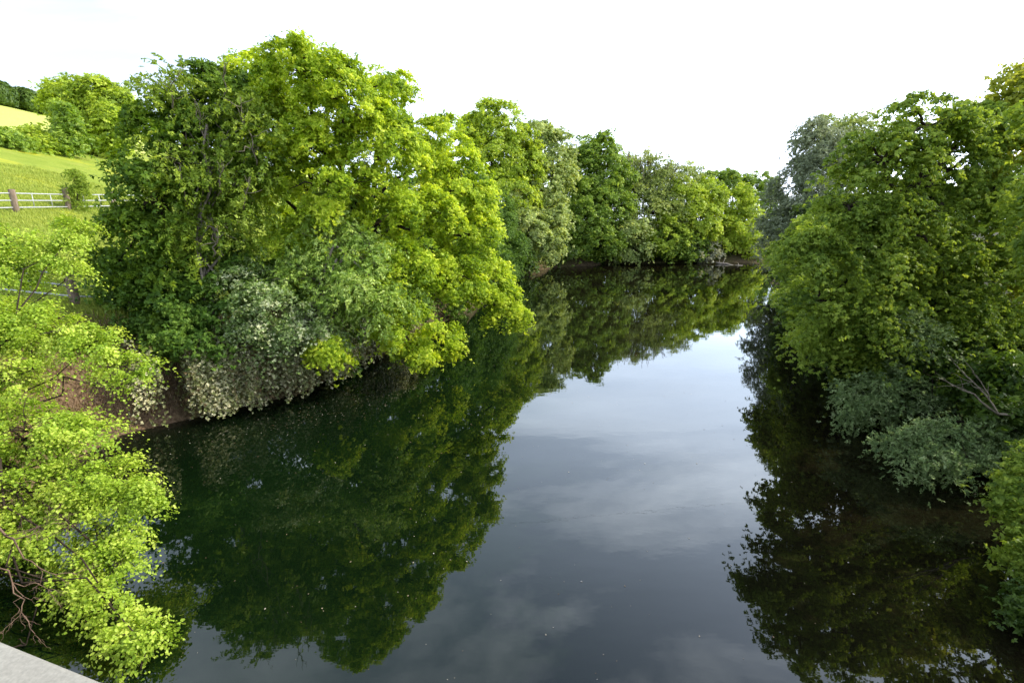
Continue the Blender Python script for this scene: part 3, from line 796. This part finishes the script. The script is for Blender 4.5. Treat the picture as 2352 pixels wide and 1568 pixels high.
def blades(name, pts, nrm, h, w, mat, lean, label, cat):
    n = len(pts)
    a = rng.uniform(0, 2 * math.pi, n)
    sx = np.column_stack([np.cos(a), np.sin(a), np.zeros(n)]) * (w * rng.uniform(.6, 1.4, n))[:, None]
    ln = lean + rng.normal(0, .35, (n, 3)) * np.array([1, 1, .1])
    hh = (h * rng.uniform(.5, 1.3, n))[:, None]
    mid = pts + hh * .55 * unit(nrm + ln * .5); tip = pts + hh * unit(nrm + ln * 1.3)
    V = np.stack([pts - sx, pts + sx, mid + sx * .7, mid - sx * .7, tip], 1).reshape(-1, 3)
    loops = (np.arange(n)[:, None] * 5 + np.array([0, 1, 2, 3, 3, 2, 4])[None, :]).ravel()
    sizes = np.tile([4, 3], n)
    o = link_mesh(name, np_mesh(name, V, loops, sizes, np.repeat(rng.rand(n), 2)), mat)
    return tag(o, label, cat, kind='stuff')

n = 150000
xy = np.column_stack([rng.uniform(-45, -9, n), rng.uniform(8, 48, n)])
z, d, l = height(xy)
k = (d > 2.0) & l & (np.abs(xy[:, 0]) < xy[:, 1] * 1.2 + 4)
pts = np.column_stack([xy, z])[k]
blades('meadow_grass', pts, np.tile(UP, (len(pts), 1)), .22, .016, M['grass'], np.array([-.2, -.1, 0]), 'yellow-green meadow grass on the slope left of the river', 'grass')
n = 60000
xy = np.column_stack([rng.uniform(-18, -4, n), rng.uniform(2, 32, n)])
z, d, l = height(xy)
k = (d > .15) & (d < 3.2) & l
pts = np.column_stack([xy, z])[k]
dirw = np.array([.5, -.35, -.5])
blades('dry_bank_grass', pts, np.tile(UP, (len(pts), 1)), .42, .012, M['dry'], dirw, 'dry brown grass hanging over the left bank edge', 'grass')

# ------------------------------------------------------------------ fences
def fence(name, label, pts2d, group, near=False):
    root = empty(name, (pts2d[0][0], pts2d[0][1], hz(*pts2d[0])), label, 'fence', group)
    P = [np.array([x, y, hz(x, y)]) for x, y in pts2d]
    for p in P:
        t = Tubes()
        pr = .16
        tp = p + np.array([rng.normal(0, .05), rng.normal(0, .05), 1.32 + rng.normal(0, .05)])
        zz = np.linspace(0, 1, 7)[:, None]
        c = (p - np.array([0, 0, .3])) * (1 - zz) + tp * zz + rng.normal(0, .008, (7, 3))
        t.add(np.vstack([c, c[-1] + [0, 0, .012]]), list(pr * rng.uniform(.93, 1.06, 7)) + [pr * .8], 10)
        t.build('post', M['wood'], root)
    for hgt in (.22, .62, 1.02):
        t = Tubes()
        t.add([p + [0, -.0, hgt] for p in P], [.035] * len(P), 8)
        t.build('rail', M['pipe'], root)
    for p, q in zip(P[:-1], P[1:]):
        for f in (.33, .67):
            b = p * (1 - f) + q * f
            t = Tubes(); t.add([b + [0, 0, .22], b + [0, 0, 1.02]], [.022, .022], 6)
            t.build('upright', M['pipe'], root)
    return root
far_pts = []
for px, py in ((-85, 490), (37, 486), (160, 483), (265, 480), (375, 478)):
    g = ground_hit(px, py); far_pts.append((g[0], g[1]))
print('far fence', [tuple(np.round(p, 1)) for p in far_pts])
fence('pipe_fence', 'pipe rail fence with log posts crossing the sunny meadow', far_pts, 'pipe rail fences on the meadow')
g = ground_hit(174, 696); print('near post', g)
fence('pipe_fence', 'pipe rail fence in shade behind the linden', [(g[0] - 2.6, g[1] - 2.2), (g[0], g[1]), (g[0] + 2.2, g[1] + 2.6)], 'pipe rail fences on the meadow', True)
# sapling by the fence post
g = ground_hit(175, 484)
tree('sapling_shrub', 'small grey-green sapling growing beside a fence post in the meadow', 'shrub', (g[0], g[1]), [
    (170, 415, 20, 22, g[1]), (178, 450, 18, 28, g[1]), (180, 470, 22, 14, g[1])], 'ash', tpl='willow', size=.22, rc=.3, dens=3, per=20, trunk_r=.03, limb_r=.012)

# ------------------------------------------------------------------ bridge
def box(name, c, half, yaw, mat, parent, bev=.0):
    import bmesh
    bm = bmesh.new(); bmesh.ops.create_cube(bm, size=2)
    for v in bm.verts: v.co = Vector((v.co.x * half[0], v.co.y * half[1], v.co.z * half[2]))
    if bev:
        bmesh.ops.bevel(bm, geom=bm.edges[:], offset=bev, segments=3, affect='EDGES', profile=.5)
    me = bpy.data.meshes.new(name); bm.to_mesh(me); bm.free()
    me.materials.append(mat)
    o = bpy.data.objects.new(name, me); col.objects.link(o)
    o.parent = parent
    o.location = Vector(c) - parent.location
    o.rotation_euler = (0, 0, yaw)
    return o
u = unit(np.array([.25, -.08])); nrm = np.array([-u[1], u[0]])
yaw = math.atan2(u[1], u[0])
c0 = np.array([-.75, .64]) - nrm * .11
br = empty('bridge', (c0[0], c0[1], 5.2), 'concrete bridge with flat pale grey parapet top at the bottom left corner', 'bridge')
box('parapet_cap', (c0[0] + u[0] * 1, c0[1] + u[1] * 1, 6.25), (19, .11, .05), yaw, M['concrete'], br, .008)
box('parapet', (c0[0] + u[0] * 1, c0[1] + u[1] * 1, 5.7), (19, .08, .5), yaw, M['concrete'], br)
dk = c0 - nrm * 2.4
box('deck', (dk[0] + u[0], dk[1] + u[1], 4.95), (19, 2.6, .25), yaw, M['concrete'], br)

# ------------------------------------------------------------------ overhead cable
p1, p2 = at(1150, 0, 45), at(2352, 153, 45)
t = Tubes()
dv = p2 - p1
s = np.linspace(-1.2, 1.6, 40)[:, None]
t.add(p1 + dv * s, [.007] * 40, 5)
o = t.build('overhead_cable', M['cable'])
tag(o, 'thin dark overhead cable crossing the white sky above the river', 'cable')

# ------------------------------------------------------------------ fallen wood on far bank
def log(label, a, b, rad, nb):
    t = Tubes()
    pts = t.limb(a, b, rad, rad * .4, 7, 8, .08)
    for k in range(nb):
        q = pts[rng.randint(1, 7)]
        t.limb(q, q + np.array([rng.normal(0, .9), rng.normal(0, .4), rng.uniform(.1, .9)]), rad * .4, rad * .12, 5, 5, .15)
    o = t.build('driftwood_log', M['driftwood'])
    return tag(o, label, 'log')
log('pale fallen branch lying at the far waterline beneath the golden-green tree', at(1645, 603, 80.2), at(1705, 610, 77), .16, 3)
log('bare pale branch in the water beside the bright oak', at(1188, 618, 66), at(1232, 624, 65), .10, 5)

# ------------------------------------------------------------------ dead branches at the linden
def twiggy(p, d, L, r, lvl):
    q = p + d * L
    pts = t.limb(p, q, r, r * .55, 5, 5, .2)
    if lvl == 0: return
    for k in range(3 if lvl > 1 else 4):
        i = rng.randint(2, 5)
        twiggy(pts[i], unit(d + rng.normal(0, .55, 3)), L * rng.uniform(.45, .7), r * .55, lvl - 1)
for lab, a0, a1, L0, r0, lv in (('larger bare reddish dead branch reaching over the water below the linden', (-20, 1190, 7.2), (150, 1400, 6.2), 1.1, .02, 4),
                                ('smaller bare reddish twigs just above the parapet corner', (-20, 1300, 6.6), (120, 1440, 6.2), .8, .014, 3)):
    t = Tubes(); a = at(*a0)
    twiggy(a, unit(at(*a1) - a), L0, r0, lv)
    tag(t.build('dead_branch', M['bark_red']), lab, 'branch', 'dead branches below the linden')

# ------------------------------------------------------------------ floating specks
n = 1500
xy = np.column_stack([rng.uniform(-11, 9, n), rng.uniform(4, 26, n)])
z, d, l = height(xy)
k = d < -.4
xy = xy[k]; n = len(xy)
dl = seg_dist(xy, LB)
keep = rng.rand(n) < np.exp(-dl / 5) * .7 + .3
xy = xy[keep]; n = len(xy)
u3 = rng.rand(420) ** .8
bx = np.column_stack([np.interp(u3, [0, .35, .7, 1], [-12.6, -9, -7, -6]), np.interp(u3, [0, .35, .7, 1], [13.8, 17, 18.6, 21])])
xy = np.vstack([xy, bx + rng.normal(0, .9, (420, 2)) + np.array([.6, -.9])])
xy = xy[height(xy)[1] < -.15]; n = len(xy)
V, L, S, T = place('quad', np.column_stack([xy, np.full(n, .006)]), np.tile(UP, (n, 1)) + rng.normal(0, .03, (n, 3)), rng.normal(size=(n, 3)),
                   rng.choice([.016, .02, .028, .045], n), rng.rand(n), .02)
M['speck'] = leaf_mat('fallen_petals', (.16, .08, .04), (.3, .24, .16), (.55, .52, .45), .1)
tag(link_mesh('floating_petals', np_mesh('floating_petals', V, L, S, T), M['speck']), 'tiny fallen petals and leaves floating on the dark water', 'petals', kind='stuff')

# ------------------------------------------------------------------ light
SUN_AZ, SUN_EL = R(84), R(38)
sv = Vector((math.sin(SUN_AZ) * math.cos(SUN_EL), math.cos(SUN_AZ) * math.cos(SUN_EL), math.sin(SUN_EL)))
ld = bpy.data.lights.new('sun', 'SUN'); ld.energy = 5; ld.angle = R(.5); ld.color = (1, .92, .71)
lo = bpy.data.objects.new('sun', ld); col.objects.link(lo)
lo.rotation_euler = sv.to_track_quat('Z', 'Y').to_euler()

w = bpy.data.worlds.new('World'); scene.world = w; w.use_nodes = True
nt = w.node_tree; nt.nodes.clear()
wo = nt.nodes.new('ShaderNodeOutputWorld'); bg = nt.nodes.new('ShaderNodeBackground')
bg.inputs['Strength'].default_value = .15
sky = nt.nodes.new('ShaderNodeTexSky'); sky.sky_type = 'NISHITA'; sky.sun_disc = False
sky.sun_elevation = SUN_EL; sky.sun_rotation = SUN_AZ; sky.dust_density = 2.0
tc = nt.nodes.new('ShaderNodeTexCoord')
sx = nt.nodes.new('ShaderNodeSeparateXYZ'); nt.links.new(tc.outputs['Generated'], sx.inputs[0])
def math_n(op, a, b=None, clamp=False):
    n = nt.nodes.new('ShaderNodeMath'); n.operation = op; n.use_clamp = clamp
    for i, v in enumerate((a, b)):
        if v is None: continue
        if isinstance(v, (int, float)): n.inputs[i].default_value = v
        else: nt.links.new(v, n.inputs[i])
    return n.outputs[0]
zc = math_n('MAXIMUM', sx.outputs['Z'], 0.0)
den = math_n('ADD', zc, .18)
u_ = math_n('DIVIDE', sx.outputs['X'], den); v_ = math_n('DIVIDE', sx.outputs['Y'], den)
cb = nt.nodes.new('ShaderNodeCombineXYZ'); nt.links.new(u_, cb.inputs[0]); nt.links.new(v_, cb.inputs[1])
mp = nt.nodes.new('ShaderNodeMapping'); mp.inputs['Scale'].default_value = (.55, 1.6, 1); mp.inputs['Rotation'].default_value = (0, 0, R(-18))
nt.links.new(cb.outputs[0], mp.inputs[0])
cn = noise(nt, 1.3, 8, .58, mp.outputs[0]); cn.inputs['Distortion'].default_value = .5
cm = ramp(nt, [(.45, (0, 0, 0)), (.74, (1, 1, 1))], cn.outputs[0])
hzr = nt.nodes.new('ShaderNodeMapRange'); hzr.interpolation_type = 'SMOOTHSTEP'
nt.links.new(zc, hzr.inputs['Value'])
for k_, v_2 in zip(('From Min', 'From Max', 'To Min', 'To Max'), (.37, .92, 1.0, 0.06)): hzr.inputs[k_].default_value = v_2
f1 = math_n('MULTIPLY', sx.outputs['Y'], .66); f2 = math_n('MULTIPLY', sx.outputs['X'], .8)
ln = noise(nt, 2.2, 5, .6, mp.outputs[0])
f3 = math_n('MULTIPLY_ADD', ln.outputs[0], .5); nt.nodes[-1].inputs[2].default_value = .02
bk = nt.nodes.new('ShaderNodeMapRange'); bk.interpolation_type = 'SMOOTHSTEP'; nt.links.new(sx.outputs['Y'], bk.inputs['Value'])
for k_, v_2 in zip(('From Min', 'From Max', 'To Min', 'To Max'), (-.3, .25, .6, .33)): bk.inputs[k_].default_value = v_2
fwd = math_n('MAXIMUM', math_n('ADD', math_n('ADD', f1, f2), f3), bk.outputs[0])
hz2 = math_n('MULTIPLY', hzr.outputs[0], fwd)
mixc = nt.nodes.new('ShaderNodeMix'); mixc.data_type = 'RGBA'; mixc.blend_type = 'ADD'
mixc.inputs['B'].default_value = (24, 24, 24.5, 1)
cz = nt.nodes.new('ShaderNodeMapRange'); cz.interpolation_type = 'SMOOTHSTEP'; nt.links.new(zc, cz.inputs['Value'])
for k_, v_2 in zip(('From Min', 'From Max', 'To Min', 'To Max'), (.32, .52, .15, 1.0)): cz.inputs[k_].default_value = v_2
nt.links.new(math_n('MULTIPLY', math_n('MULTIPLY', cm.outputs[0], cz.outputs[0]), math_n('ADD', fwd, .15, True)), mixc.inputs['Factor']); nt.links.new(sky.outputs[0], mixc.inputs['A'])
mixh = nt.nodes.new('ShaderNodeMix'); mixh.data_type = 'RGBA'; mixh.blend_type = 'ADD'; mixh.clamp_factor = False
mixh.inputs['B'].default_value = (13.6, 15.2, 19.2, 1)
nt.links.new(hz2, mixh.inputs['Factor']); nt.links.new(mixc.outputs['Result'], mixh.inputs['A'])
nt.links.new(mixh.outputs['Result'], bg.inputs['Color']); nt.links.new(bg.outputs[0], wo.inputs[0])

# ------------------------------------------------------------------ camera
cd = bpy.data.cameras.new('camera'); cd.sensor_width = 36; cd.lens = 36 * FPX / 2352
cd.clip_start = .05; cd.clip_end = 6000
co = bpy.data.objects.new('camera', cd); col.objects.link(co)
co.location = (0, 0, CAM_Z); co.rotation_euler = (math.pi / 2 - PITCH, 0, 0)
scene.camera = co

vs = scene.view_settings; vs.view_transform = 'Standard'; vs.look = 'None'; vs.exposure = 0; vs.gamma = 1
scene.cycles.max_bounces = 8; scene.cycles.diffuse_bounces = 3; scene.cycles.glossy_bounces = 3
scene.cycles.transmission_bounces = 5; scene.cycles.transparent_max_bounces = 4
scene.cycles.caustics_reflective = False; scene.cycles.caustics_refractive = False
scene.cycles.sample_clamp_indirect = 4
print('faces', sum(len(o.data.polygons) for o in scene.objects if o.type == 'MESH'))
